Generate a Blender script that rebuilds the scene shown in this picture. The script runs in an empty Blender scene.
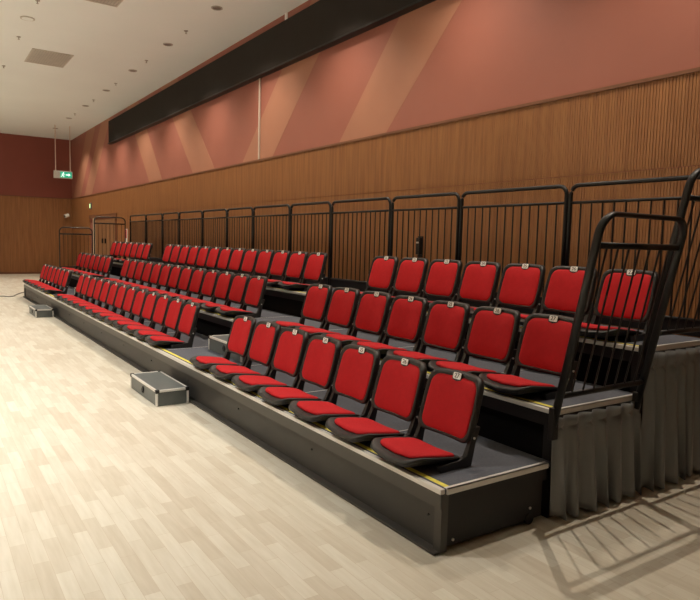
import bpy, bmesh, math, random
from mathutils import Vector, Matrix
random.seed(7)
SC = bpy.context.scene
COL = SC.collection
PI = math.pi

# ------------------------------------------------------------------ layout (metres)
PITCH = 0.5            # seat spacing
AISLE = 0.9804         # extra gap at each aisle
TD, TR = 0.8593, 0.3056   # depth and rise of a tier
DECK0 = 0.35          # height of the lowest deck
NOSE0 = -0.485          # front edge of the lowest deck
X_NEAR, X_FAR = 0.41, -15.22
WALL_Y, WALL_X = 2.6, -25.53
CEIL = 5.42
WOOD_TOP = 3.04
ROOM_X, ROOM_Y = 7.5, -9.0

# ------------------------------------------------------------------ materials
def new_mat(name):
    m = bpy.data.materials.new(name); m.use_nodes = True
    nt = m.node_tree
    b = nt.nodes['Principled BSDF']
    return m, nt, b

def mat(name, col, rough=0.5, metal=0.0, var=0.06, scale=8.0, stretch=(1, 1, 1), bump=0.0, bscale=200.0, emit=None, estr=0.0, spec=0.5):
    m, nt, b = new_mat(name)
    N, L = nt.nodes, nt.links
    b.inputs['Roughness'].default_value = rough
    b.inputs['Metallic'].default_value = metal
    b.inputs['Specular IOR Level'].default_value = spec
    tc = N.new('ShaderNodeTexCoord')
    mp = N.new('ShaderNodeMapping'); mp.inputs['Scale'].default_value = stretch
    L.new(tc.outputs['Object'], mp.inputs['Vector'])
    nz = N.new('ShaderNodeTexNoise'); nz.inputs['Scale'].default_value = scale; nz.inputs['Detail'].default_value = 4
    L.new(mp.outputs['Vector'], nz.inputs['Vector'])
    rp = N.new('ShaderNodeValToRGB')
    rp.color_ramp.elements[0].position = 0.3; rp.color_ramp.elements[1].position = 0.7
    rp.color_ramp.elements[0].color = (*[c * (1 - var) for c in col], 1)
    rp.color_ramp.elements[1].color = (*[min(1, c * (1 + var)) for c in col], 1)
    L.new(nz.outputs['Fac'], rp.inputs['Fac'])
    L.new(rp.outputs['Color'], b.inputs['Base Color'])
    if bump:
        n2 = N.new('ShaderNodeTexNoise'); n2.inputs['Scale'].default_value = bscale; n2.inputs['Detail'].default_value = 2
        L.new(tc.outputs['Object'], n2.inputs['Vector'])
        bp = N.new('ShaderNodeBump'); bp.inputs['Strength'].default_value = bump; bp.inputs['Distance'].default_value = 0.002
        L.new(n2.outputs['Fac'], bp.inputs['Height']); L.new(bp.outputs['Normal'], b.inputs['Normal'])
    if emit:
        b.inputs['Emission Color'].default_value = (*emit, 1); b.inputs['Emission Strength'].default_value = estr
    return m

def floor_material():
    m, nt, b = new_mat('maple_strip_floor')
    N, L = nt.nodes, nt.links
    tc = N.new('ShaderNodeTexCoord')
    br = N.new('ShaderNodeTexBrick')
    br.offset = 0.37; br.offset_frequency = 2
    br.inputs['Scale'].default_value = 1.0
    br.inputs['Brick Width'].default_value = 0.40
    br.inputs['Row Height'].default_value = 0.075
    br.inputs['Mortar Size'].default_value = 0.0009
    br.inputs['Mortar Smooth'].default_value = 0.3
    br.inputs['Bias'].default_value = -0.15
    br.inputs['Color1'].default_value = (0.71, 0.675, 0.58, 1)
    br.inputs['Color2'].default_value = (0.59, 0.53, 0.43, 1)
    br.inputs['Mortar'].default_value = (0.54, 0.46, 0.35, 1)
    L.new(tc.outputs['Object'], br.inputs['Vector'])
    mp = N.new('ShaderNodeMapping'); mp.inputs['Scale'].default_value = (1.6, 16, 1)
    L.new(tc.outputs['Object'], mp.inputs['Vector'])
    nz = N.new('ShaderNodeTexNoise'); nz.inputs['Scale'].default_value = 2.2; nz.inputs['Detail'].default_value = 6
    L.new(mp.outputs['Vector'], nz.inputs['Vector'])
    rp = N.new('ShaderNodeValToRGB')
    rp.color_ramp.elements[0].position = 0.25; rp.color_ramp.elements[0].color = (0.86, 0.84, 0.80, 1)
    rp.color_ramp.elements[1].position = 0.7; rp.color_ramp.elements[1].color = (1, 1, 1, 1)
    L.new(nz.outputs['Fac'], rp.inputs['Fac'])
    mx = N.new('ShaderNodeMix'); mx.data_type = 'RGBA'; mx.blend_type = 'MULTIPLY'; mx.inputs['Factor'].default_value = 0.9
    L.new(br.outputs['Color'], mx.inputs['A']); L.new(rp.outputs['Color'], mx.inputs['B'])
    L.new(mx.outputs['Result'], b.inputs['Base Color'])
    b.inputs['Roughness'].default_value = 0.42
    b.inputs['Specular IOR Level'].default_value = 0.35
    return m

def wood_panel_material():
    m, nt, b = new_mat('fluted_walnut_panel')
    N, L = nt.nodes, nt.links
    tc = N.new('ShaderNodeTexCoord')
    mp = N.new('ShaderNodeMapping'); mp.inputs['Scale'].default_value = (14, 14, 0.7)
    L.new(tc.outputs['Object'], mp.inputs['Vector'])
    nz = N.new('ShaderNodeTexNoise'); nz.inputs['Scale'].default_value = 1.6; nz.inputs['Detail'].default_value = 5
    L.new(mp.outputs['Vector'], nz.inputs['Vector'])
    rp = N.new('ShaderNodeValToRGB')
    rp.color_ramp.elements[0].position = 0.3; rp.color_ramp.elements[0].color = (0.220, 0.088, 0.029, 1)
    rp.color_ramp.elements[1].position = 0.72; rp.color_ramp.elements[1].color = (0.335, 0.146, 0.050, 1)
    L.new(nz.outputs['Fac'], rp.inputs['Fac'])
    L.new(rp.outputs['Color'], b.inputs['Base Color'])
    b.inputs['Roughness'].default_value = 0.5
    return m

M = {}
M['floor'] = floor_material()
M['wood'] = wood_panel_material()
M['paint'] = mat('terracotta_paint', (0.295, 0.103, 0.071), 0.6, var=0.04, scale=1.2)
M['paint_dark'] = mat('deep_red_paint', (0.225, 0.055, 0.037), 0.6, var=0.04, scale=1.2)
M['paint_stripe'] = mat('orange_brown_paint', (0.355, 0.160, 0.098), 0.6, var=0.04, scale=1.2)
M['ceiling'] = mat('cream_ceiling_paint', (0.78, 0.82, 0.80), 0.8, var=0.015, scale=0.7)
M['plain'] = mat('warm_wall_paint', (0.55, 0.40, 0.28), 0.8, var=0.03, scale=1.0)
M['trim_wood'] = mat('dark_walnut_trim', (0.16, 0.065, 0.028), 0.5, var=0.12, scale=10, stretch=(1, 1, 6))
M['red'] = mat('red_seat_fabric', (0.48, 0.011, 0.016), 0.8, var=0.05, scale=30, bump=0.25, bscale=900, spec=0.25)
M['shell'] = mat('charcoal_plastic_shell', (0.015, 0.0135, 0.013), 0.48, var=0.08, scale=40, bump=0.1, bscale=700)
M['black_metal'] = mat('black_coated_steel', (0.010, 0.0095, 0.0095), 0.45, 0.0, var=0.1, scale=20, spec=0.35)
M['black_board'] = mat('black_riser_board', (0.006, 0.0055, 0.0055), 0.8, var=0.15, scale=6, spec=0.1)
M['panel'] = mat('dark_grey_front_board', (0.035, 0.033, 0.030), 0.5, var=0.07, scale=5)
M['beam'] = mat('dark_bronze_beam', (0.050, 0.046, 0.040), 0.42, var=0.06, scale=5)
M['carpet'] = mat('slate_grey_deck_carpet', (0.120, 0.127, 0.150), 0.95, var=0.10, scale=60, bump=0.5, bscale=500, spec=0.1)
M['alu'] = mat('brushed_aluminium', (0.72, 0.71, 0.68), 0.4, 0.25, var=0.05, scale=20, stretch=(1, 20, 20))
M['yellow'] = mat('yellow_hazard_strip', (0.78, 0.70, 0.10), 0.6, var=0.15, scale=30)
M['case_grey'] = mat('grey_laminate_case', (0.100, 0.112, 0.110), 0.4, var=0.05, scale=15)
M['case_top'] = mat('grey_tread_laminate', (0.115, 0.130, 0.130), 0.35, var=0.06, scale=15)
M['curtain'] = mat('grey_satin_curtain', (0.180, 0.188, 0.190), 0.4, var=0.06, scale=12, stretch=(1, 1, .3), spec=0.6)
M['band'] = mat('black_acoustic_panel', (0.032, 0.028, 0.025), 0.9, var=0.05, scale=4, spec=0.1)
M['white'] = mat('white_plastic', (0.92, 0.92, 0.90), 0.5, var=0.03)
M['conduit'] = mat('cream_conduit', (0.58, 0.50, 0.42), 0.5, var=0.03)
M['digit'] = mat('black_print', (0.02, 0.02, 0.02), 0.5, var=0.02)
M['vent'] = mat('grey_vent_metal', (0.52, 0.49, 0.43), 0.6, var=0.05)
M['grey_metal'] = mat('grey_fitting_metal', (0.42, 0.40, 0.36), 0.45, 0.2, var=0.05)
M['lens'] = mat('dark_recess', (0.16, 0.14, 0.12), 0.5, var=0.05)
M['door'] = mat('light_oak_door', (0.25, 0.120, 0.052), 0.5, var=0.14, scale=5, stretch=(4, 4, 0.5))
M['jamb'] = mat('cream_door_jamb', (0.68, 0.60, 0.46), 0.5, var=0.03)
M['green'] = mat('green_lit_sign', (0.02, 0.30, 0.16), 0.5, emit=(0.04, 0.75, 0.48), estr=0.35)
M['lit_white'] = mat('white_lit_pictogram', (0.8, 0.9, 0.85), 0.5, emit=(0.8, 1.0, 0.9), estr=1.2)
M['lit_lamp'] = mat('lit_lime_lens', (0.6, 0.9, 0.4), 0.5, emit=(0.6, 1.0, 0.45), estr=1.2)
M['red_sign'] = mat('red_notice', (0.55, 0.04, 0.04), 0.5)
M['cable'] = mat('grey_cable_rubber', (0.20, 0.185, 0.165), 0.6)
M['rod'] = mat('pale_steel_rod', (0.62, 0.50, 0.42), 0.4, 0.3)

# ------------------------------------------------------------------ mesh helpers
def link(name, bm, m, parent=None, smooth=False, bevel=0.0):
    bmesh.ops.recalc_face_normals(bm, faces=bm.faces[:])
    me = bpy.data.meshes.new(name); bm.to_mesh(me); bm.free()
    ms = m if isinstance(m, (list, tuple)) else [m]
    for k in ms: me.materials.append(k)
    if smooth:
        for p in me.polygons: p.use_smooth = True
    o = bpy.data.objects.new(name, me); COL.objects.link(o)
    if parent: o.parent = parent
    if bevel:
        b = o.modifiers.new('bevel', 'BEVEL'); b.width = bevel; b.segments = 2; b.limit_method = 'ANGLE'
    return o

def box(bm, x0, x1, y0, y1, z0, z1, mi=0):
    v = [bm.verts.new(p) for p in ((x0, y0, z0), (x1, y0, z0), (x1, y1, z0), (x0, y1, z0), (x0, y0, z1), (x1, y0, z1), (x1, y1, z1), (x0, y1, z1))]
    for f in ((0, 3, 2, 1), (4, 5, 6, 7), (0, 1, 5, 4), (1, 2, 6, 5), (2, 3, 7, 6), (3, 0, 4, 7)):
        fc = bm.faces.new([v[i] for i in f]); fc.material_index = mi

def boxes(*bs):
    bm = bmesh.new()
    for b in bs: box(bm, *b)
    return bm

def prism(pts, axis, a, b_, bm=None):
    """extrude a 2-D polygon along an axis: axis 'x' uses pts as (y,z), 'y' as (x,z), 'z' as (x,y)"""
    bm = bm or bmesh.new()
    def P(p, t):
        return {'x': (t, p[0], p[1]), 'y': (p[0], t, p[1]), 'z': (p[0], p[1], t)}[axis]
    A = [bm.verts.new(P(p, a)) for p in pts]; B = [bm.verts.new(P(p, b_)) for p in pts]
    bm.faces.new(A); bm.faces.new(B[::-1])
    n = len(pts)
    for i in range(n): bm.faces.new((A[i], A[(i + 1) % n], B[(i + 1) % n], B[i]))
    return bm

def tube(bm, path, ra, rb=None, n=10, side=None, cap=True):
    """sweep an ellipse along a path; rb is the radius along the fixed 'side' vector"""
    rb = rb or ra
    path = [Vector(p) for p in path]
    side = Vector(side) if side else None
    rings = []
    for i, p in enumerate(path):
        d0 = (p - path[i - 1]).normalized() if i else None
        d1 = (path[i + 1] - p).normalized() if i < len(path) - 1 else None
        d = ((d0 or d1) + (d1 or d0)).normalized()
        s = side
        if s is None or abs(s.dot(d)) > 0.95:
            s = Vector((0, 0, 1)) if abs(d.z) < 0.9 else Vector((1, 0, 0))
        s = (s - d * s.dot(d)).normalized()
        t = d.cross(s)
        k = 1.0
        if d0 and d1:
            c = max(0.3, d0.dot(d)); k = 1 / c
        rings.append([bm.verts.new(p + s * rb * math.sin(2 * PI * j / n) + t * ra * k * math.cos(2 * PI * j / n)) for j in range(n)])
    for a, b in zip(rings, rings[1:]):
        for j in range(n): bm.faces.new((a[j], a[(j + 1) % n], b[(j + 1) % n], b[j]))
    if cap:
        bm.faces.new(rings[0][::-1]); bm.faces.new(rings[-1])
    return bm

def cyl(bm, c, r, h, n=24, axis='z'):
    c = Vector(c)
    d = {'x': Vector((1, 0, 0)), 'y': Vector((0, 1, 0)), 'z': Vector((0, 0, 1))}[axis]
    return tube(bm, [c, c + d * h], r, n=n)

def rrect(w, h, r, n=5, bulge=0.0):
    """rounded rectangle outline centred on 0"""
    pts = []
    for cx, cy, a0 in ((w / 2 - r, h / 2 - r, 0), (-w / 2 + r, h / 2 - r, 90), (-w / 2 + r, -h / 2 + r, 180), (w / 2 - r, -h / 2 + r, 270)):
        for k in range(n + 1):
            a = math.radians(a0 + 90 * k / n)
            pts.append((cx + r * math.cos(a), cy + r * math.sin(a)))
        # midpoint of the following side, pushed out a little
        if a0 == 0: pts.append((0, h / 2 + bulge))
        if a0 == 180: pts.append((0, -h / 2 - bulge))
        if a0 == 90: pts.append((-w / 2 - bulge, 0))
        if a0 == 270: pts.append((w / 2 + bulge, 0))
    return pts

def pad(outline, layers, fn):
    """closed cushion: layers = [(scale or inset, depth)], fn(u,v,depth) -> xyz; negative depth faces front"""
    bm = bmesh.new()
    rings = []
    for ins, dep in layers:
        ring = []
        for (u, v) in outline:
            if ins <= 0.06:
                l = math.hypot(u, v)
                uu, vv = u - ins * math.copysign(1, u) * min(1, abs(u) / 0.1), v - ins * math.copysign(1, v) * min(1, abs(v) / 0.1)
            else:
                uu, vv = u * (1 - ins), v * (1 - ins)
            ring.append(bm.verts.new(fn(uu, vv, dep)))
        rings.append(ring)
    n = len(outline)
    for a, b in zip(rings, rings[1:]):
        for j in range(n): bm.faces.new((a[j], a[(j + 1) % n], b[(j + 1) % n], b[j]))
    for ring, dep in ((rings[0], layers[0][1]), (rings[-1], layers[-1][1])):
        c = bm.verts.new(fn(0, 0, dep))
        for j in range(n): bm.faces.new((ring[j], ring[(j + 1) % n], c))
    return bm

def tag(o, label, cat, group=None, kind=None):
    if label: o['label'] = label
    if cat: o['category'] = cat
    if group: o['group'] = group
    if kind: o['kind'] = kind
    return o

def empty(name, loc):
    o = bpy.data.objects.new(name, None); COL.objects.link(o)
    o.location = loc; o.empty_display_size = 0.1
    return o

def children(o):
    return [c for c in KIDS.get(o.name, [])]
KIDS = {}
def index_kids():
    KIDS.clear()
    for o in bpy.data.objects:
        if o.parent: KIDS.setdefault(o.parent.name, []).append(o)

def copy_tree(o, parent=None):
    c = o.copy(); COL.objects.link(c)
    if parent: c.parent = parent
    for ch in KIDS.get(o.name, []): copy_tree(ch, c)
    return c

def struct(name, bm, m, **k):
    o = link(name, bm, m, **k); o['kind'] = 'structure'
    return o

ORD = ['first', 'second', 'third', 'fourth', 'fifth', 'sixth', 'seventh', 'eighth', 'ninth', 'tenth', 'eleventh', 'twelfth', 'thirteenth']

# ------------------------------------------------------------------ room
struct('floor', boxes((WALL_X - .2, ROOM_X, ROOM_Y, WALL_Y + .2, -0.1, 0)), M['floor'])
struct('ceiling', boxes((WALL_X - .2, ROOM_X, ROOM_Y, WALL_Y + .2, CEIL, CEIL + .1)), M['ceiling'])

def flutes(a0, a1, base, face, z0, z1, axis, pitch=0.028, gap=0.006, depth=0.007, skip=None):
    """fluted panel: one profile extruded vertically. axis 'x': runs along x and faces -y; axis 'y': runs along y and faces +x"""
    bm = bmesh.new()
    prof = [(a0, base)]
    t = a0
    s = -1 if axis == 'x' else 1
    while t < a1 - 1e-6:
        e = min(t + pitch - gap, a1)
        prof += [(t, face), (e, face)]
        n = min(t + pitch, a1)
        if n > e: prof += [(e, face - s * depth), (n, face - s * depth)]
        t = t + pitch
    prof.append((a1, base))
    lo, hi = [], []
    for u, v in prof:
        p = (u, v) if axis == 'x' else (v, u)
        lo.append(bm.verts.new((p[0], p[1], z0))); hi.append(bm.verts.new((p[0], p[1], z1)))
    for i in range(len(prof) - 1):
        bm.faces.new((lo[i], lo[i + 1], hi[i + 1], hi[i]))
    return bm

# long wall behind the stand: painted above, fluted wood below with a seam line
wr = struct('wall_right', boxes((WALL_X - .2, ROOM_X, WALL_Y, WALL_Y + .2, 0, CEIL)), M['paint'])
SEAM = 2.29
DX0, DX1, DZ = -22.2, -18.3, 2.22
def wood_side(name, x0, x1, z0, z1):
    bm = flutes(x0, x1, WALL_Y, WALL_Y - .02, z0, z1, 'x')
    return struct(name, bm, M['wood'])
wood_side('trim_1', DX1, ROOM_X, 0, SEAM - .003)
wood_side('trim_2', WALL_X + .02, DX0, 0, SEAM - .003)
wood_side('trim_3', WALL_X + .02, ROOM_X, SEAM + .003, WOOD_TOP)
wood_side('trim_4', DX0, DX1, DZ, SEAM - .003)
struct('trim_5', boxes((WALL_X, ROOM_X, WALL_Y - .035, WALL_Y, WOOD_TOP, WOOD_TOP + .03)), M['trim_wood'])
# painted stripes: slanting bands of lighter paint on the plaster
def stripe(i, xl0, xr0, xl1, xr1, z0=WOOD_TOP + .03, z1=CEIL - .001):
    bm = prism([(xl0, z0), (xr0, z0), (xr1, z1), (xl1, z1)], 'y', WALL_Y - .002, WALL_Y)
    struct('trim_%d' % i, bm, M['paint_stripe'])
def ext(pa, pb, z):   # x on the line through two (x,z) points
    return pa[0] + (z - pa[1]) * (pb[0] - pa[0]) / (pb[1] - pa[1])
ST = [(((-23.30, 4.80), (-24.88, 3.39)), ((-21.95, 4.77), (-23.56, 3.32))),
      (((-20.60, 5.22), (-23.10, 3.10)), ((-19.30, 5.29), (-21.87, 3.09))),
      (((-16.295, 4.508), (-14.955, 3.114)), ((-15.126, 4.501), (-13.83, 3.093))),
      (((-13.047, 4.549), (-11.643, 3.131)), ((-11.721, 4.493), (-10.32, 3.114))),
      (((-7.326, 4.486), (-8.85, 3.11)), ((-6.035, 4.531), (-7.619, 3.053))),
      (((-3.998, 4.576), (-5.427, 3.072)), ((-2.885, 4.406), (-4.242, 3.098)))]
for i, (l, r) in enumerate(ST):
    z0, z1 = WOOD_TOP + .03, CEIL - .001
    stripe(10 + i, ext(*l, z0), ext(*r, z0), ext(*l, z1), ext(*r, z1))
# far end wall
struct('wall_back', boxes((WALL_X - .2, WALL_X, ROOM_Y, WALL_Y + .2, 0, CEIL)), M['paint_dark'])
struct('trim_6', flutes(ROOM_Y, WALL_Y - .02, WALL_X, WALL_X + .02, 0.08, WOOD_TOP, 'y', pitch=.056, gap=.008), M['wood'])
struct('trim_7', boxes((WALL_X, WALL_X + .035, ROOM_Y, WALL_Y - .035, WOOD_TOP, WOOD_TOP + .03)), M['trim_wood'])
struct('baseboard_back', boxes((WALL_X, WALL_X + .03, ROOM_Y, WALL_Y - .02, 0, .08)), M['trim_wood'])
# the unseen sides of the hall
struct('wall_left', boxes((WALL_X - .2, ROOM_X, ROOM_Y - .2, ROOM_Y, 0, CEIL)), M['plain'])
struct('wall_front', boxes((ROOM_X, ROOM_X + .2, ROOM_Y - .2, WALL_Y + .2, 0, CEIL)), M['plain'])

# double door in the long wall near the far corner
d = struct('door_1', boxes((-21.30, -19.92, WALL_Y - .03, WALL_Y, 0, DZ - .06), (-19.90, -18.54, WALL_Y - .03, WALL_Y, 0, DZ - .06)), M['door'])
link('door_jamb', boxes((-21.48, -21.31, WALL_Y - .06, WALL_Y, 0, DZ - .02)), M['jamb'], d)
link('door_jamb', boxes((-18.53, -18.42, WALL_Y - .04, WALL_Y, 0, DZ - .02)), M['trim_wood'], d)
for x in (-20.12, -19.70):
    link('door_handle', boxes((x - .02, x + .02, WALL_Y - .08, WALL_Y - .03, 1.34, 1.50)), M['black_metal'], d)
link('door_header', boxes((DX0, DX1, WALL_Y - .05, WALL_Y, DZ - .02, DZ + .10)), M['trim_wood'], d)

# long black panel high on the wall
bl = empty('acoustic_panel', (-9, WALL_Y, 4.56))
def local(bm, o):
    bmesh.ops.translate(bm, verts=bm.verts[:], vec=-Vector(o.location)); return bm
link('panel_board', local(boxes((-18.97, 3.0, WALL_Y - .10, WALL_Y, 4.56, 5.25)), bl), M['band'], bl)
link('bottom_rail', local(boxes((-18.97, 3.0, WALL_Y - .13, WALL_Y, 4.53, 4.56)), bl), M['black_metal'], bl)
tag(bl, 'long black board band running high along the terracotta wall', 'wall panel')

# white conduits
tag(link('cable_conduit', boxes((-8.135, -8.10, WALL_Y - .03, WALL_Y - .002, WOOD_TOP + .035, 4.53)), M['conduit'], bevel=.005),
    'thin white vertical conduit between black band and wood panelling', 'conduit')
tag(link('cable_conduit', boxes((-7.17, -7.11, WALL_Y - .03, WALL_Y - .002, 5.255, CEIL - .002)), M['white'], bevel=.005),
    'short white conduit stub above the black band under the ceiling', 'conduit')

# black wall fitting behind the fence
wb = empty('wall_socket_box', (-3.44, WALL_Y - .02, 1.575))
link('housing', boxes((-.04, .04, -.05, 0, -.11, .10)), M['black_metal'], wb, bevel=.008)
link('hook', boxes((-.015, .03, -.065, -.05, .03, .05)), M['grey_metal'], wb)
link('back_plate', boxes((-.045, .045, -.012, 0, -.14, .12)), M['black_metal'], wb)
tag(wb, 'small black fitting on the wood wall behind the top row', 'wall fitting')

# small green exit lamp, security camera, red notice
o = empty('exit_lamp', (-21.89, WALL_Y - .02, 2.657))
link('housing', boxes((-.09, .09, -.05, 0, -.11, .11)), M['lens'], o, bevel=.01)
link('lamp_lens', boxes((-.04, .04, -.06, -.05, -.07, .07)), M['lit_lamp'], o)
tag(o, 'small lit green lamp on the wood wall above the double door', 'exit lamp')
o = empty('security_camera', (WALL_X + .02, 2.38, 2.36))
bm = bmesh.new(); tube(bm, [(0, 0, 0), (.12, -.02, 0)], .025, n=10); link('bracket', bm, M['white'], o)
bm = bmesh.new(); tube(bm, [(.10, .06, .03), (.15, -.09, -.02)], .07, n=14); link('camera_body', bm, M['white'], o)
bm = bmesh.new(); tube(bm, [(.15, -.09, -.02), (.155, -.105, -.025)], .05, n=14); link('camera_lens', bm, M['lens'], o)
tag(o, 'white security camera on the far wall beside the corner', 'camera')
o = empty('fire_notice', (-17.2, WALL_Y - .02, 1.60))
link('board', boxes((-.12, .12, -.02, 0, -.24, .22)), M['white'], o)
link('red_panel', boxes((-.11, .11, -.03, -.02, -.06, .20)), M['red_sign'], o)
tag(o, 'red and white notice on the wood wall right of the double door', 'sign')

# hanging exit sign
XS, Y0, Y1, Z0, Z1 = -22.0, 1.35, 1.97, 3.58, 3.84
o = empty('exit_sign', (XS, (Y0 + Y1) / 2, CEIL))
def LB(*b):
    return local(boxes(*b), o)
sb = link('sign_box', LB((XS - .04, XS + .04, Y0, Y1, Z0, Z1)), M['grey_metal'], o, bevel=.01)
for y in (1.42, 1.90):
    bm = bmesh.new(); tube(bm, [(XS, y, Z1), (XS, y, CEIL)], .016, n=8); link('rod', local(bm, o), M['rod'], o)
pn = link('lit_panel', LB((XS + .04, XS + .05, Y0 + .21, Y1 - .03, Z0 + .03, Z1 - .03)), M['green'], o)
# pictogram: arrow and running figure
yc, zc = 1.82, (Z0 + Z1) / 2
bm = prism([(yc - .08, zc - .015), (yc + .01, zc - .015), (yc + .01, zc - .05), (yc + .075, zc), (yc + .01, zc + .05), (yc + .01, zc + .015), (yc - .08, zc + .015)], 'x', XS + .05, XS + .054)
link('arrow', local(bm, o), M['lit_white'], pn)
bm = bmesh.new(); yr = 1.65
cyl(bm, (XS + .05, yr + .015, zc + .062), .018, .004, n=10, axis='x')
for pl in ([(yr + .01, zc + .04), (yr - .012, zc - .02)], [(yr - .012, zc - .02), (yr + .03, zc - .045), (yr + .02, zc - .085)], [(yr - .012, zc - .02), (yr - .04, zc - .06), (yr - .07, zc - .06)], [(yr - .04, zc + .005), (yr + .005, zc + .035), (yr + .05, zc + .01)]):
    tube(bm, [(XS + .053, a, b) for a, b in pl], .009, n=6)
link('running_figure', local(bm, o), M['lit_white'], pn)
tag(o, 'hanging exit sign with green running figure and arrow, on two rods', 'exit sign')

# ------------------------------------------------------------------ ceiling fittings
def make_vent():
    r = empty('ceiling_vent', (0, 0, CEIL))
    link('frame', boxes((-.61, .61, -.40, -.375, -.015, 0), (-.61, .61, .375, .40, -.015, 0), (-.61, -.585, -.375, .375, -.015, 0), (.585, .61, -.375, .375, -.015, 0)), M['vent'], r)
    bm = bmesh.new()
    for k in range(15):
        y = -.35 + k * .05
        prism([(y - .022, -.012), (y + .018, -.003), (y + .018, -.001), (y - .022, -.010)], 'x', -.585, .585, bm)
    link('louvre', bm, M['vent'], r)
    link('backing', boxes((-.585, .585, -.375, .375, -.001, 0)), M['grey_metal'], r)
    return r
v = make_vent(); v.location = (-12.85, -.20, CEIL)
tag(v, 'grey rectangular air grille in the ceiling, farther of two, seen whole', 'ceiling vent', 'ceiling air grilles')
index_kids()
v2 = copy_tree(v); v2.location = (-8.04, -.20, CEIL)
tag(v2, 'grey rectangular air grille in the ceiling cut by the top of the picture', 'ceiling vent', 'ceiling air grilles')

def make_downlight():
    r = empty('downlight', (0, 0, CEIL))
    bm = bmesh.new()
    n = 24
    prof = [(.095, 0), (.095, -.012), (.075, -.014), (.068, -.002)]
    rings = [[bm.verts.new((a * math.cos(2 * PI * j / n), a * math.sin(2 * PI * j / n), z)) for j in range(n)] for a, z in prof]
    for a, b in zip(rings, rings[1:]):
        for j in range(n): bm.faces.new((a[j], a[(j + 1) % n], b[(j + 1) % n], b[j]))
    link('trim_ring', bm, M['grey_metal'], r)
    bm = bmesh.new(); cyl(bm, (0, 0, -.004), .07, .003); link('recess', bm, M['lens'], r)
    return r
dl0 = make_downlight()
def make_sprinkler():
    r = empty('sprinkler', (0, 0, CEIL))
    bm = bmesh.new(); cyl(bm, (0, 0, -.010), .038, .010); link('escutcheon', bm, M['grey_metal'], r)
    bm = bmesh.new(); cyl(bm, (0, 0, -.05), .008, .04, n=10); cyl(bm, (0, 0, -.053), .022, .004, n=16); link('head', bm, M['grey_metal'], r)
    return r
sp0 = make_sprinkler()
index_kids()
LIGHTS = []
first = True
ROW1 = [-7.66 - 2.52 * k for k in range(8)]
RY = 1.56
for k, x in enumerate(ROW1[:7]):
    o = dl0 if first else copy_tree(dl0); first = False
    o.location = (x, RY, CEIL)
    tag(o, 'round recessed ceiling downlight beside the painted wall, %s from the camera' % ('nearest' if k == 0 else ORD[k]), 'downlight', 'downlights over the seating')
# the same row of fittings carries on over the near seats, out of the picture
for k, x in enumerate((-5.13, -2.60, -.07)):
    o = copy_tree(dl0); o.location = (x, RY, CEIL)
    tag(o, 'round recessed ceiling downlight over the near seats, %s from the room end' % ORD[2 - k], 'downlight', 'downlights over the seating')
for k, x in enumerate((-9.14, -11.63, -14.25, -16.70, -19.30)):
    o = sp0 if k == 0 else copy_tree(sp0)
    o.location = (x, RY, CEIL)
    tag(o, 'small ceiling sprinkler in the row beside the painted wall, %s from the camera' % ('nearest' if k == 0 else ORD[k]), 'sprinkler', 'ceiling sprinklers')
for k, x in enumerate((-9.19, -11.57, -14.22)):
    o = copy_tree(sp0); o.location = (x, -.93, CEIL)
    tag(o, 'small ceiling sprinkler left of the air grilles, %s from the camera' % ('nearest' if k == 0 else ORD[k]), 'sprinkler', 'ceiling sprinklers')
o = empty('ceiling_speaker', (-10.27, -.94, CEIL))
bm = bmesh.new(); cyl(bm, (0, 0, -.012), .12, .012); link('rim', bm, M['vent'], o)
bm = bmesh.new(); cyl(bm, (0, 0, -.016), .095, .006); link('grille', bm, M['ceiling'], o)
tag(o, 'pale round ceiling disc between two sprinklers left of the air grilles', 'ceiling speaker')

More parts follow.
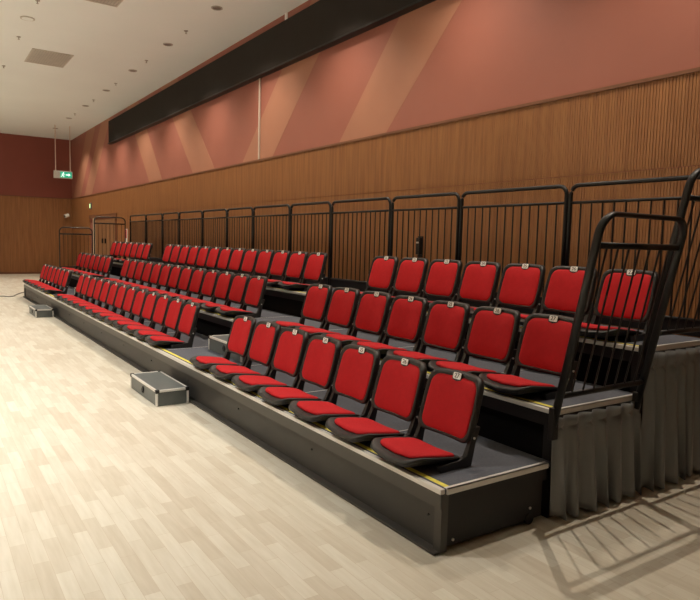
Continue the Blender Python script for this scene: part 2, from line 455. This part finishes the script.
# ------------------------------------------------------------------ tiers
TIER_LABEL = ['lowest long seating tier with dark front panel and slate carpet deck',
              'middle long seating tier with slate carpet deck and black riser',
              'top long seating tier with slate carpet deck in front of the railing']
for k in range(3):
    y0, z = NOSE0 + k * TD, DECK0 + k * TR
    yb = y0 + TD - .006
    t = empty('seating_tier', (0, y0, 0))
    T = Vector((0, y0, 0))
    def L_(bm): return local(bm, t)
    link('deck', L_(boxes((X_FAR, X_NEAR, y0 + .03, yb, z - .03, z))), M['carpet'], t)
    link('nosing', L_(boxes((X_FAR, X_NEAR + .001, y0 - .004, y0 + .026, z - .028, z + .0))), M['alu'], t, bevel=.003)
    link('safety_strip', L_(boxes((X_FAR, X_NEAR - .02, y0 + .040, y0 + .072, z - .002, z + .001))), M['yellow'], t)
    for xe, s in ((X_NEAR, 1), (X_FAR, -1)):
        a, b = sorted((xe, xe + s * .012))
        a2, b2 = sorted((xe - s * .02, xe + s * .012))
        link('edge_trim', L_(boxes((a, b, y0 + .035, yb - .03, z - .030, z + .001), (a2, b2, y0 + .035, yb - .03, z, z + .001))), M['alu'], t)
    # joints between deck boards
    xs = [-.50 - 1.24 * j for j in range(12)]
    jt = link('deck_joint', L_(boxes((-.004, .004, y0 + .10, yb - .02, z, z + .001))), M['alu'], t)
    for n_, x in enumerate(xs):
        j_ = jt if n_ == 0 else jt.copy()
        if n_: COL.objects.link(j_)
        j_.location = (x, 0, 0)
    link('front_beam', L_(boxes((X_FAR, X_NEAR, y0, y0 + .05, z - .105, z - .03))), M['beam'] if k == 0 else M['black_metal'], t)
    if k == 0:
        link('front_panel', L_(boxes((X_FAR + .01, X_NEAR - .008, y0 + .028, y0 + .048, .008, z - .120))), M['panel'], t)
        link('skirting_flange', L_(boxes((X_FAR + .01, X_NEAR - .004, y0 - .030, y0 + .028, .004, .016))), M['beam'], t)
        # bolts on the front panel
        bm = bmesh.new()
        x = X_NEAR - .12
        while x > X_FAR:
            cyl(bm, (x, y0 + .020, .17), .007, .009, n=8, axis='y'); x -= 1.22
        link('bolt', L_(bm), M['black_metal'], t)
        for xe, s in ((X_NEAR, 1), (X_FAR, -1)):
            a, b = sorted((xe - s * .03, xe - s * .008))
            link('end_panel', L_(boxes((a, b, y0 + .04, yb - .05, .03, z - .105))), M['black_metal'], t)
            a, b = sorted((xe - s * .03, xe + s * .001))
            link('end_beam', L_(boxes((a, b, y0 + .05, yb - .03, z - .105, z - .03))), M['black_metal'], t)
            a, b = sorted((xe - s * .05, xe + s * .004))
            link('corner_post', L_(boxes((a, b, y0 + .004, y0 + .05, .01, z - .031))), M['beam'], t)
            bm = bmesh.new()
            xa = xe - s * .007
            cyl(bm, (xe - s * .02, y0 + .70, .036), .035, s * .016, n=20, axis='x'); link('caster_wheel', L_(bm), M['black_metal'], t)
            bm = bmesh.new()
            for yy, zz in ((y0 + .10, .06), (y0 + .70, .10)):
                cyl(bm, (xa, yy, zz), .008, s * .006, n=10, axis='x')
            link('bolt', L_(bm), M['alu'], t)
    else:
        # black closing board behind the lower deck, and steel under-frame
        link('riser_board', L_(boxes((X_FAR + .02, X_NEAR - .05, y0 + .051, y0 + .07, z - TR - .06, z - .03), (X_FAR + .02, X_NEAR - .05, y0 + .0, y0 + .051, z - TR - .06, z - TR - .035))), M['black_board'], t)
        for xe, s in ((X_NEAR, 1), (X_FAR, -1)):
            a, b = sorted((xe - s * .07, xe - s * .01))
            link('support_leg', L_(boxes((a, b, y0 + .005, y0 + .06, .0, z - .03))), M['black_metal'], t)
            a, b = sorted((xe - s * .05, xe))
            link('end_beam', L_(boxes((a, b, y0 + .05, yb - .03, z - .105, z - .03))), M['black_metal'], t)
    if k == 2:
        link('rear_board', L_(boxes((X_FAR, X_NEAR, yb - .001, yb + .019, z - .08, z))), M['black_metal'], t)
        link('rear_skirt', L_(boxes((X_FAR, X_NEAR, yb - .02, yb, 0.0, z - .08))), M['black_board'], t)
    tag(t, TIER_LABEL[k], 'seating tier', 'stepped seating tiers')

# ------------------------------------------------------------------ one seat (origin: centre, plate line y=0, deck z=0; faces -y)
def back_fn(z_lo, z_hi):
    def fn(u, v, dep):
        zz = (z_lo + z_hi) / 2 + v
        t = (zz - .12) / .36
        y = -.074 + .105 * (t ** 0.85 if t > 0 else t) - .045 * (u / .225) ** 2
        return (u * (1 - .04 * max(0, t)), y + dep, zz)
    return fn
def make_seat():
    r = empty('stadium_seat', (0, 0, 0))
    # backrest shell: raised rim around a shallow dish
    out = rrect(.454, .37, .062, 6, .004)
    f = back_fn(.116, .488)
    sh = link('backrest', pad(out, [(.9, .030), (.5, .032), (.2, .030), (.03, .028), (.008, .025), (.001, .018), (0.0, -.002), (.002, -.018), (.010, -.026), (.022, -.026), (.032, -.018), (.5, -.014), (.9, -.014)], f), M['shell'], r, smooth=True)
    # number tab that dips into the cushion
    fc = back_fn(.116, .488)
    tab = [(-.040, .182), (-.040, .146), (-.028, .134), (.028, .134), (.040, .146), (.040, .182)]
    bm = bmesh.new()
    A = [bm.verts.new(Vector(fc(u, v, -.037))) for u, v in tab]; B = [bm.verts.new(Vector(fc(u, v, -.010))) for u, v in tab]
    bm.faces.new(A); bm.faces.new(B[::-1])
    for i in range(6): bm.faces.new((A[i], A[(i + 1) % 6], B[(i + 1) % 6], B[i]))
    link('number_tab', bm, M['shell'], sh)
    cu = rrect(.398, .325, .062, 6, .003)
    f2 = back_fn(.132, .462)
    link('back_cushion', pad(cu, [(.5, -.010), (.0, -.012), (.0, -.022), (.006, -.030), (.016, -.034), (.2, -.040), (.5, -.046), (.85, -.048)], f2), M['red'], r, smooth=True)
    # seat pan
    def pan_fn(u, v, dep):
        y = -.330 + v            # v: -.19 front .. +.19 back
        t = (v + .19) / .38      # 0 front, 1 back
        w = 1.0 - .10 * max(0, 1 - t * 2.2) ** 2
        z = .086 - .052 * t + .020 * (u / .22) ** 2 - .028 * max(0, 1 - t * 4) ** 2
        d2 = dep * (1 - .62 * t) if dep < 0 else dep
        return (u * w, y, z + d2)
    po = rrect(.448, .395, .075, 6, .006)
    pan = link('seat_pan', pad(po, [(.8, -.050), (.4, -.050), (.15, -.046), (.035, -.036), (.010, -.020), (.0, -.006), (.004, .003), (.014, .005), (.024, .000), (.5, -.002), (.9, -.002)], pan_fn), M['shell'], r, smooth=True)
    co = rrect(.365, .315, .060, 6, .004)
    def cf(u, v, dep):
        return pan_fn(u * 1.02, v + .020, dep)
    link('seat_cushion', pad(co, [(.5, -.004), (.0, -.004), (.0, .006), (.006, .014), (.018, .018), (.3, .022), (.6, .024), (.9, .024)], cf), M['red'], r, smooth=True)
    # side frames that carry back and pan
    prof = [(-.095, 0), (-.33, 0), (-.34, .040), (-.20, .046), (-.140, .058), (-.112, .12), (-.080, .22), (-.035, .22), (-.070, .12)]
    for s in (-1, 1):
        a, b = sorted((s * .200, s * .232))
        link('side_frame', prism(prof, 'x', a, b), M['shell'], r, bevel=.004)
    link('cross_bar', boxes((-.2, .2, -.20, -.15, .0, .03)), M['black_metal'], r, bevel=.004)
    bm = bmesh.new()
    for s in (-1, 1): cyl(bm, (s * .232, -.085, .16), .007, s * .006, n=10, axis='x')
    link('hinge_bolt', bm, M['alu'], r)
    # number plate
    pl = rrect(.066, .040, .010, 3)
    plate = bmesh.new()
    A = [plate.verts.new((u, -.0, v)) for u, v in pl]; B = [plate.verts.new((u, -.004, v)) for u, v in pl]
    plate.faces.new(A); plate.faces.new(B[::-1])
    n = len(pl)
    for i in range(n): plate.faces.new((A[i], A[(i + 1) % n], B[(i + 1) % n], B[i]))
    p = link('number_plate', plate, M['white'], r)
    f3 = Vector(fc(0, .166, -.0372))
    p.location = f3
    p.rotation_euler = (math.radians(-13), 0, 0)
    return r, p
seat, seat_plate = make_seat()

# numerals (text turned into mesh)
NUM = {}
for n in range(1, 28):
    cu = bpy.data.curves.new('num', 'FONT'); cu.body = str(n); cu.size = .040; cu.align_x = 'CENTER'; cu.align_y = 'CENTER'; cu.extrude = .0006
    tmp = bpy.data.objects.new('tmp', cu); COL.objects.link(tmp)
    dg = bpy.context.evaluated_depsgraph_get()
    me = bpy.data.meshes.new_from_object(tmp.evaluated_get(dg)); me.name = 'numeral'
    me.materials.clear(); me.materials.append(M['digit'])
    bpy.data.objects.remove(tmp); bpy.data.curves.remove(cu)
    NUM[n] = me
index_kids()

BLOCKS = [('near block', 0, 7, 0), ('long centre block', 7, 13, 1), ('far block', 20, 7, 2)]
ROWN = ['lowest', 'middle', 'top']
used = False
for row in range(3):
    for bname, start, cnt, gap in BLOCKS:
        for i in range(cnt):
            num = 27 - (start + i)
            x = -PITCH * (start + i) - AISLE * gap
            s = copy_tree(seat) if used else seat
            used = True
            s.location = (x, row * TD, DECK0 + row * TR + .001)
            pos = ('end seat nearest the camera' if i == 0 else 'last seat at the far end' if i == cnt - 1 else ORD[i] + ' seat from its near end')
            extra = ', number plate %d' % num if gap == 0 else ''
            tag(s, 'red padded seat, %s tier, %s, %s%s' % (ROWN[row], bname, pos, extra), 'seat', 'red seats on the %s tier' % ROWN[row])
            # its own numeral on its plate
            pl = [c for c in (s.children if s is not seat else KIDS[seat.name]) if c.name.startswith('number_plate')][0]
            d_ = bpy.data.objects.new('numeral', NUM[num]); COL.objects.link(d_); d_.parent = pl
            d_.location = (0, -.0048, 0); d_.rotation_euler = (PI / 2, 0, 0)

# ------------------------------------------------------------------ railings
def arc_frame(x0, x1, h, r, n=6):
    """outline (u,z) of an upside-down U with round corners"""
    pts = [(x0, 0)]
    for k in range(n + 1):
        a = PI - (PI / 2) * k / n
        pts.append((x0 + r + r * math.cos(a), h - r + r * math.sin(a)))
    for k in range(n + 1):
        a = PI / 2 - (PI / 2) * k / n
        pts.append((x1 - r + r * math.cos(a), h - r + r * math.sin(a)))
    pts.append((x1, 0))
    return pts

FX = [.43, -.91, -2.28, -3.48, -4.85, -6.04, -7.37, -8.49, -9.74, -11.15, -12.31, -13.63, -15.11]
YF = NOSE0 + 3 * TD + .035
ZD = DECK0 + 2 * TR
HR = 1.185
for i in range(len(FX) - 1):
    xa, xb = FX[i + 1] + .022, FX[i] - .022
    o = empty('rear_railing', ((xa + xb) / 2, YF, ZD))
    w = xb - xa
    bm = bmesh.new(); tube(bm, [(u, 0, z) for u, z in [(p[0], p[1]) for p in arc_frame(-w / 2, w / 2, HR, .08)]], .019, n=10)
    link('frame', bm, M['black_metal'], o, smooth=True)
    bm = bmesh.new(); tube(bm, [(-w / 2, 0, HR - .15), (w / 2, 0, HR - .15)], .013, n=8); link('mid_rail', bm, M['black_metal'], o, smooth=True)
    bm = bmesh.new(); tube(bm, [(-w / 2, 0, .12), (w / 2, 0, .12)], .016, n=8); link('bottom_rail', bm, M['black_metal'], o, smooth=True)
    link('kick_board', boxes((-w / 2 - .018, w / 2 + .018, -.012, .0, .004, .11)), M['black_metal'], o)
    nb = round(w / .105)
    b0 = None
    for j in range(1, nb):
        x = -w / 2 + w * j / nb
        if b0 is None:
            bm = bmesh.new(); tube(bm, [(0, 0, .12), (0, 0, HR - .15)], .0075, n=6); b0 = link('baluster', bm, M['black_metal'], o); b = b0
        else:
            b = b0.copy(); COL.objects.link(b)
        b.location = (x, 0, 0)
    pos = 'nearest the camera' if i == 0 else 'farthest from the camera' if i == len(FX) - 2 else ORD[i] + ' from the camera'
    tag(o, 'black barred railing panel with round corners behind the top row, %s' % pos, 'railing', 'railing panels behind the top row')

def side_railing(xe, s, k, label):
    """rail at the end of tier k, leaning outward"""
    y0 = NOSE0 + k * TD
    z = DECK0 + k * TR
    o = empty('side_railing', (xe, y0, z))
    ya, yb = (-.035, TD - .07) if s > 0 else (.0, TD - .055)
    LEAN = .230 if s > 0 else 0.0
    H = 1.132
    def P(y, h): return (s * (.042 + LEAN * (h + .0) / H), y, h)
    bm = bmesh.new()
    tube(bm, [P(y, h) for y, h in [(a, (b if b > 0 else -.08)) for a, b in arc_frame(ya, yb, H, .11, 8)]], .015, .026, n=12, side=(1, 0, 0))
    link('frame', bm, M['black_metal'], o, smooth=True)
    bm = bmesh.new(); tube(bm, [P(ya, H - .17), P(yb, H - .17)], .012, .018, n=8); link('mid_rail', bm, M['black_metal'], o, smooth=True)
    bm = bmesh.new(); tube(bm, [P(ya, .10), P(yb, .10)], .014, .018, n=8); link('bottom_rail', bm, M['black_metal'], o, smooth=True)
    bars = None
    for j in range(1, 8):
        y = ya + (yb - ya) * j / 8
        if bars is None:
            bm = bmesh.new(); a, b = P(0, .10), P(0, H - .17); tube(bm, [a, b], .006, n=6); bars = link('baluster', bm, M['black_metal'], o); q = bars
        else:
            q = bars.copy(); COL.objects.link(q)
        q.location = (0, y, 0)
    for y, zz in ((ya, -.16), (yb, -.034)):
        a, b = sorted((s * .013, s * .05))
        link('foot_bracket', boxes((a, b, y - .03, y + .022, zz, .03)), M['black_metal'], o, bevel=.006)
    tag(o, label, 'railing', 'leaning end railings')
side_railing(X_NEAR, 1, 1, 'black barred end railing leaning outward at near end of middle tier')
side_railing(X_NEAR, 1, 2, 'black barred end railing at near end of top tier, cut by the picture edge')
side_railing(X_FAR, -1, 1, 'black barred end railing at far end of middle tier')
side_railing(X_FAR, -1, 2, 'black barred end railing at far end of top tier, before the double door')

# ------------------------------------------------------------------ curtains under the near end
def curtain(y0, y1, ztop, folds, label, seed):
    rnd = random.Random(seed)
    o = empty('pleated_curtain', (X_NEAR + .016, y0, 0))
    n = folds * 16
    cuts = [0]
    for _ in range(folds): cuts.append(cuts[-1] + rnd.uniform(.65, 1.35))
    cuts = [c / cuts[-1] for c in cuts]
    amp = [rnd.uniform(.7, 1.3) for _ in range(folds + 2)]
    drift = [rnd.uniform(-.02, .02) for _ in range(folds + 2)]
    zs = [0, .08, .2, .35, .5, .65, .76, .83, .87, .885, .90, .93, 1.0]
    bm = bmesh.new(); grid = []
    for zi in zs:
        row = []
        for j in range(n + 1):
            i, f = min(j // 16, folds - 1), (j - min(j // 16, folds - 1) * 16) / 16
            t = cuts[i] + (cuts[i + 1] - cuts[i]) * f
            a = amp[i] * (1 - f) + amp[i + 1] * f
            dr = drift[i] * (1 - f) + drift[i + 1] * f
            low = 1 - zi
            crest = .5 - .5 * math.cos(2 * PI * f)
            crest = crest ** (1.6 - .5 * low)
            side = .35 * math.sin(4 * PI * f + i) * low
            spread = (.026 + .042 * low) * a if zi < .88 else .030 * a
            if .88 <= zi < .91: spread *= .45
            x = .004 + spread * (crest + side * .35) + .01 * low
            y = (y1 - y0) * t + dr * low + .022 * low * math.sin(2 * PI * f + 2.2 * i)
            h = .015 + (ztop - .015) * zi + (.022 * (1 - crest) * (1 - zi) ** 6)
            row.append(bm.verts.new((x, y, h)))
        grid.append(row)
    for a, b in zip(grid, grid[1:]):
        for j in range(n): bm.faces.new((a[j], a[j + 1], b[j + 1], b[j]))
    c = link('curtain_cloth', bm, M['curtain'], o, smooth=True)
    sd = c.modifiers.new('thick', 'SOLIDIFY'); sd.thickness = .003
    bm = bmesh.new(); tube(bm, [(-.004, 0, ztop - .004), (-.004, y1 - y0, ztop - .004)], .006, n=6)
    link('curtain_track', bm, M['black_metal'], o)
    tag(o, label, 'curtain', 'grey pleated curtains')
curtain(NOSE0 + TD - .03, NOSE0 + 2 * TD - .01, DECK0 + TR - .035, 7, 'shorter grey pleated curtain hanging under the end of the middle tier', 3)
curtain(NOSE0 + 2 * TD + .024, NOSE0 + 3 * TD, DECK0 + 2 * TR - .035, 7, 'taller grey pleated curtain hanging under the end of the top tier', 5)

# ------------------------------------------------------------------ step boxes
def make_step(w=.88, d=.32, h=.155):
    r = empty('step_box', (0, 0, 0))
    link('body', boxes((-w / 2 + .008, w / 2 - .008, -d / 2 + .008, d / 2 - .008, .004, h - .006)), M['case_grey'], r)
    link('tread', boxes((-w / 2 + .02, w / 2 - .02, -d / 2 + .02, d / 2 - .02, h - .006, h)), M['case_top'], r)
    e = .02
    link('edge_profile', boxes(
        (-w / 2, w / 2, -d / 2, -d / 2 + e, h - e, h + .003), (-w / 2, w / 2, d / 2 - e, d / 2, h - e, h + .003),
        (-w / 2, -w / 2 + e, -d / 2 + e, d / 2 - e, h - e, h + .003), (w / 2 - e, w / 2, -d / 2 + e, d / 2 - e, h - e, h + .003),
        (-w / 2, -w / 2 + e, -d / 2, -d / 2 + e, .002, h - e), (w / 2 - e, w / 2, -d / 2, -d / 2 + e, .002, h - e),
        (-w / 2, -w / 2 + e, d / 2 - e, d / 2, .002, h - e), (w / 2 - e, w / 2, d / 2 - e, d / 2, .002, h - e)), M['alu'], r, bevel=.003)
    for sx in (-1, 1):
        for sy in (-1, 1):
            a = sorted((sx * (w / 2 + .003), sx * (w / 2 - .035))); b = sorted((sy * (d / 2 + .003), sy * (d / 2 - .035)))
            link('corner_cap', boxes((a[0], a[1], b[0], b[1], h - .03, h + .006)), M['black_metal'], r, bevel=.006)
    bm = bmesh.new(); tube(bm, [(.03 * math.cos(2 * PI * k / 16), -d / 2 + .003, h * .5 + .03 * math.sin(2 * PI * k / 16)) for k in range(17)], .005, n=6)
    lt = link('latch', bm, M['black_metal'], r)
    link('latch_plate', boxes((-.012, .012, -d / 2, -d / 2 + .01, h * .5 - .02, h * .5 + .02)), M['black_metal'], lt)
    return r
sb0 = make_step()
index_kids()
sb0.location = (-3.59, -.69, 0)
tag(sb0, 'grey aluminium-edged step box standing on the floor before the near aisle', 'step box', 'grey step boxes')
o = copy_tree(sb0); o.location = (-11.08, -.69, 0)
tag(o, 'grey step box standing on the floor before the far aisle', 'step box', 'grey step boxes')
o = copy_tree(sb0); o.location = (-3.60, .175, DECK0)
tag(o, 'grey step box standing on the lowest deck in the near aisle', 'step box', 'grey step boxes')
o = copy_tree(sb0); o.location = (-11.08, .175, DECK0)
tag(o, 'grey step box on the lowest deck in the far aisle, mostly behind seats', 'step box', 'grey step boxes')

# cable on the floor at the far end of the stand
cu = []
pts = [(-15.2, -3.0), (-15.35, -2.0), (-15.3, -1.25), (-15.45, -.95), (-15.3, -.85), (-15.4, -.70), (-15.7, -.62), (-16.1, -.50), (-16.45, -.35), (-16.6, -.1), (-16.3, .2)]
for i in range(len(pts) - 1):
    p0 = pts[max(i - 1, 0)]; p1 = pts[i]; p2 = pts[i + 1]; p3 = pts[min(i + 2, len(pts) - 1)]
    for k in range(6):
        t = k / 6
        cu.append(tuple(.5 * ((2 * p1[c]) + (-p0[c] + p2[c]) * t + (2 * p0[c] - 5 * p1[c] + 4 * p2[c] - p3[c]) * t * t + (-p0[c] + 3 * p1[c] - 3 * p2[c] + p3[c]) * t ** 3) for c in (0, 1)) + (.013,))
bm = bmesh.new(); tube(bm, cu, .012, n=6)
tag(link('floor_cable', bm, M['cable'], smooth=True), 'thin grey cable lying on the floor at the far end of the stand', 'cable')

# ------------------------------------------------------------------ lamps
def spot(x, y, watts, size=100, blend=.5, rad=.04, col=(1, .90, .76), aim=None):
    l = bpy.data.lights.new('downlight_lamp', 'SPOT'); l.energy = watts; l.spot_size = math.radians(size); l.spot_blend = blend
    l.shadow_soft_size = rad; l.color = col
    o = bpy.data.objects.new('downlight_lamp', l); COL.objects.link(o); o.location = (x, y, CEIL - .03)
    return o
for x in [-.07, -2.60, -5.13] + ROW1[:7]:
    spot(x, RY, 330, 114, 1.0, rad=.02, col=(1, .86, .70))
for x in (-1.8, -4.8, -8.2, -11.6, -15.0, -18.4, -21.8):
    for y in (-3.4, -6.6):
        spot(x, y, (1350 if y < -5 else 1000) * (.65 if x < -13 else .8 if x < -9 else 1), 98, .9, rad=.12, col=(1, .955, .88))
w = bpy.data.worlds.new('world'); SC.world = w; w.use_nodes = True
w.node_tree.nodes['Background'].inputs['Color'].default_value = (1, .9, .8, 1)
w.node_tree.nodes['Background'].inputs['Strength'].default_value = .05

# ------------------------------------------------------------------ camera
cam = bpy.data.cameras.new('camera'); co = bpy.data.objects.new('camera', cam); COL.objects.link(co)
cam.sensor_width = 36; cam.sensor_fit = 'HORIZONTAL'; cam.lens = 638.35 / 700 * 36
cam.shift_y = -1 / 700
cam.clip_start = .05; cam.clip_end = 100
R_ = Vector((0.55836812, 0.82919525, 0.02569598)); U_ = Vector((-0.08827635, 0.02858866, 0.99568568)); F_ = Vector((-0.82488322, 0.5582275, -0.08916132))
mw = Matrix(((R_.x, U_.x, -F_.x), (R_.y, U_.y, -F_.y), (R_.z, U_.z, -F_.z))).to_4x4()
mw.translation = Vector((2.757143, -2.667799, 1.602415))
co.matrix_world = mw
SC.camera = co

SC.view_settings.view_transform = 'Standard'
SC.view_settings.look = 'None'
SC.view_settings.gamma = 1
SC.view_settings.use_curve_mapping = False
SC.view_settings.exposure = 0.0
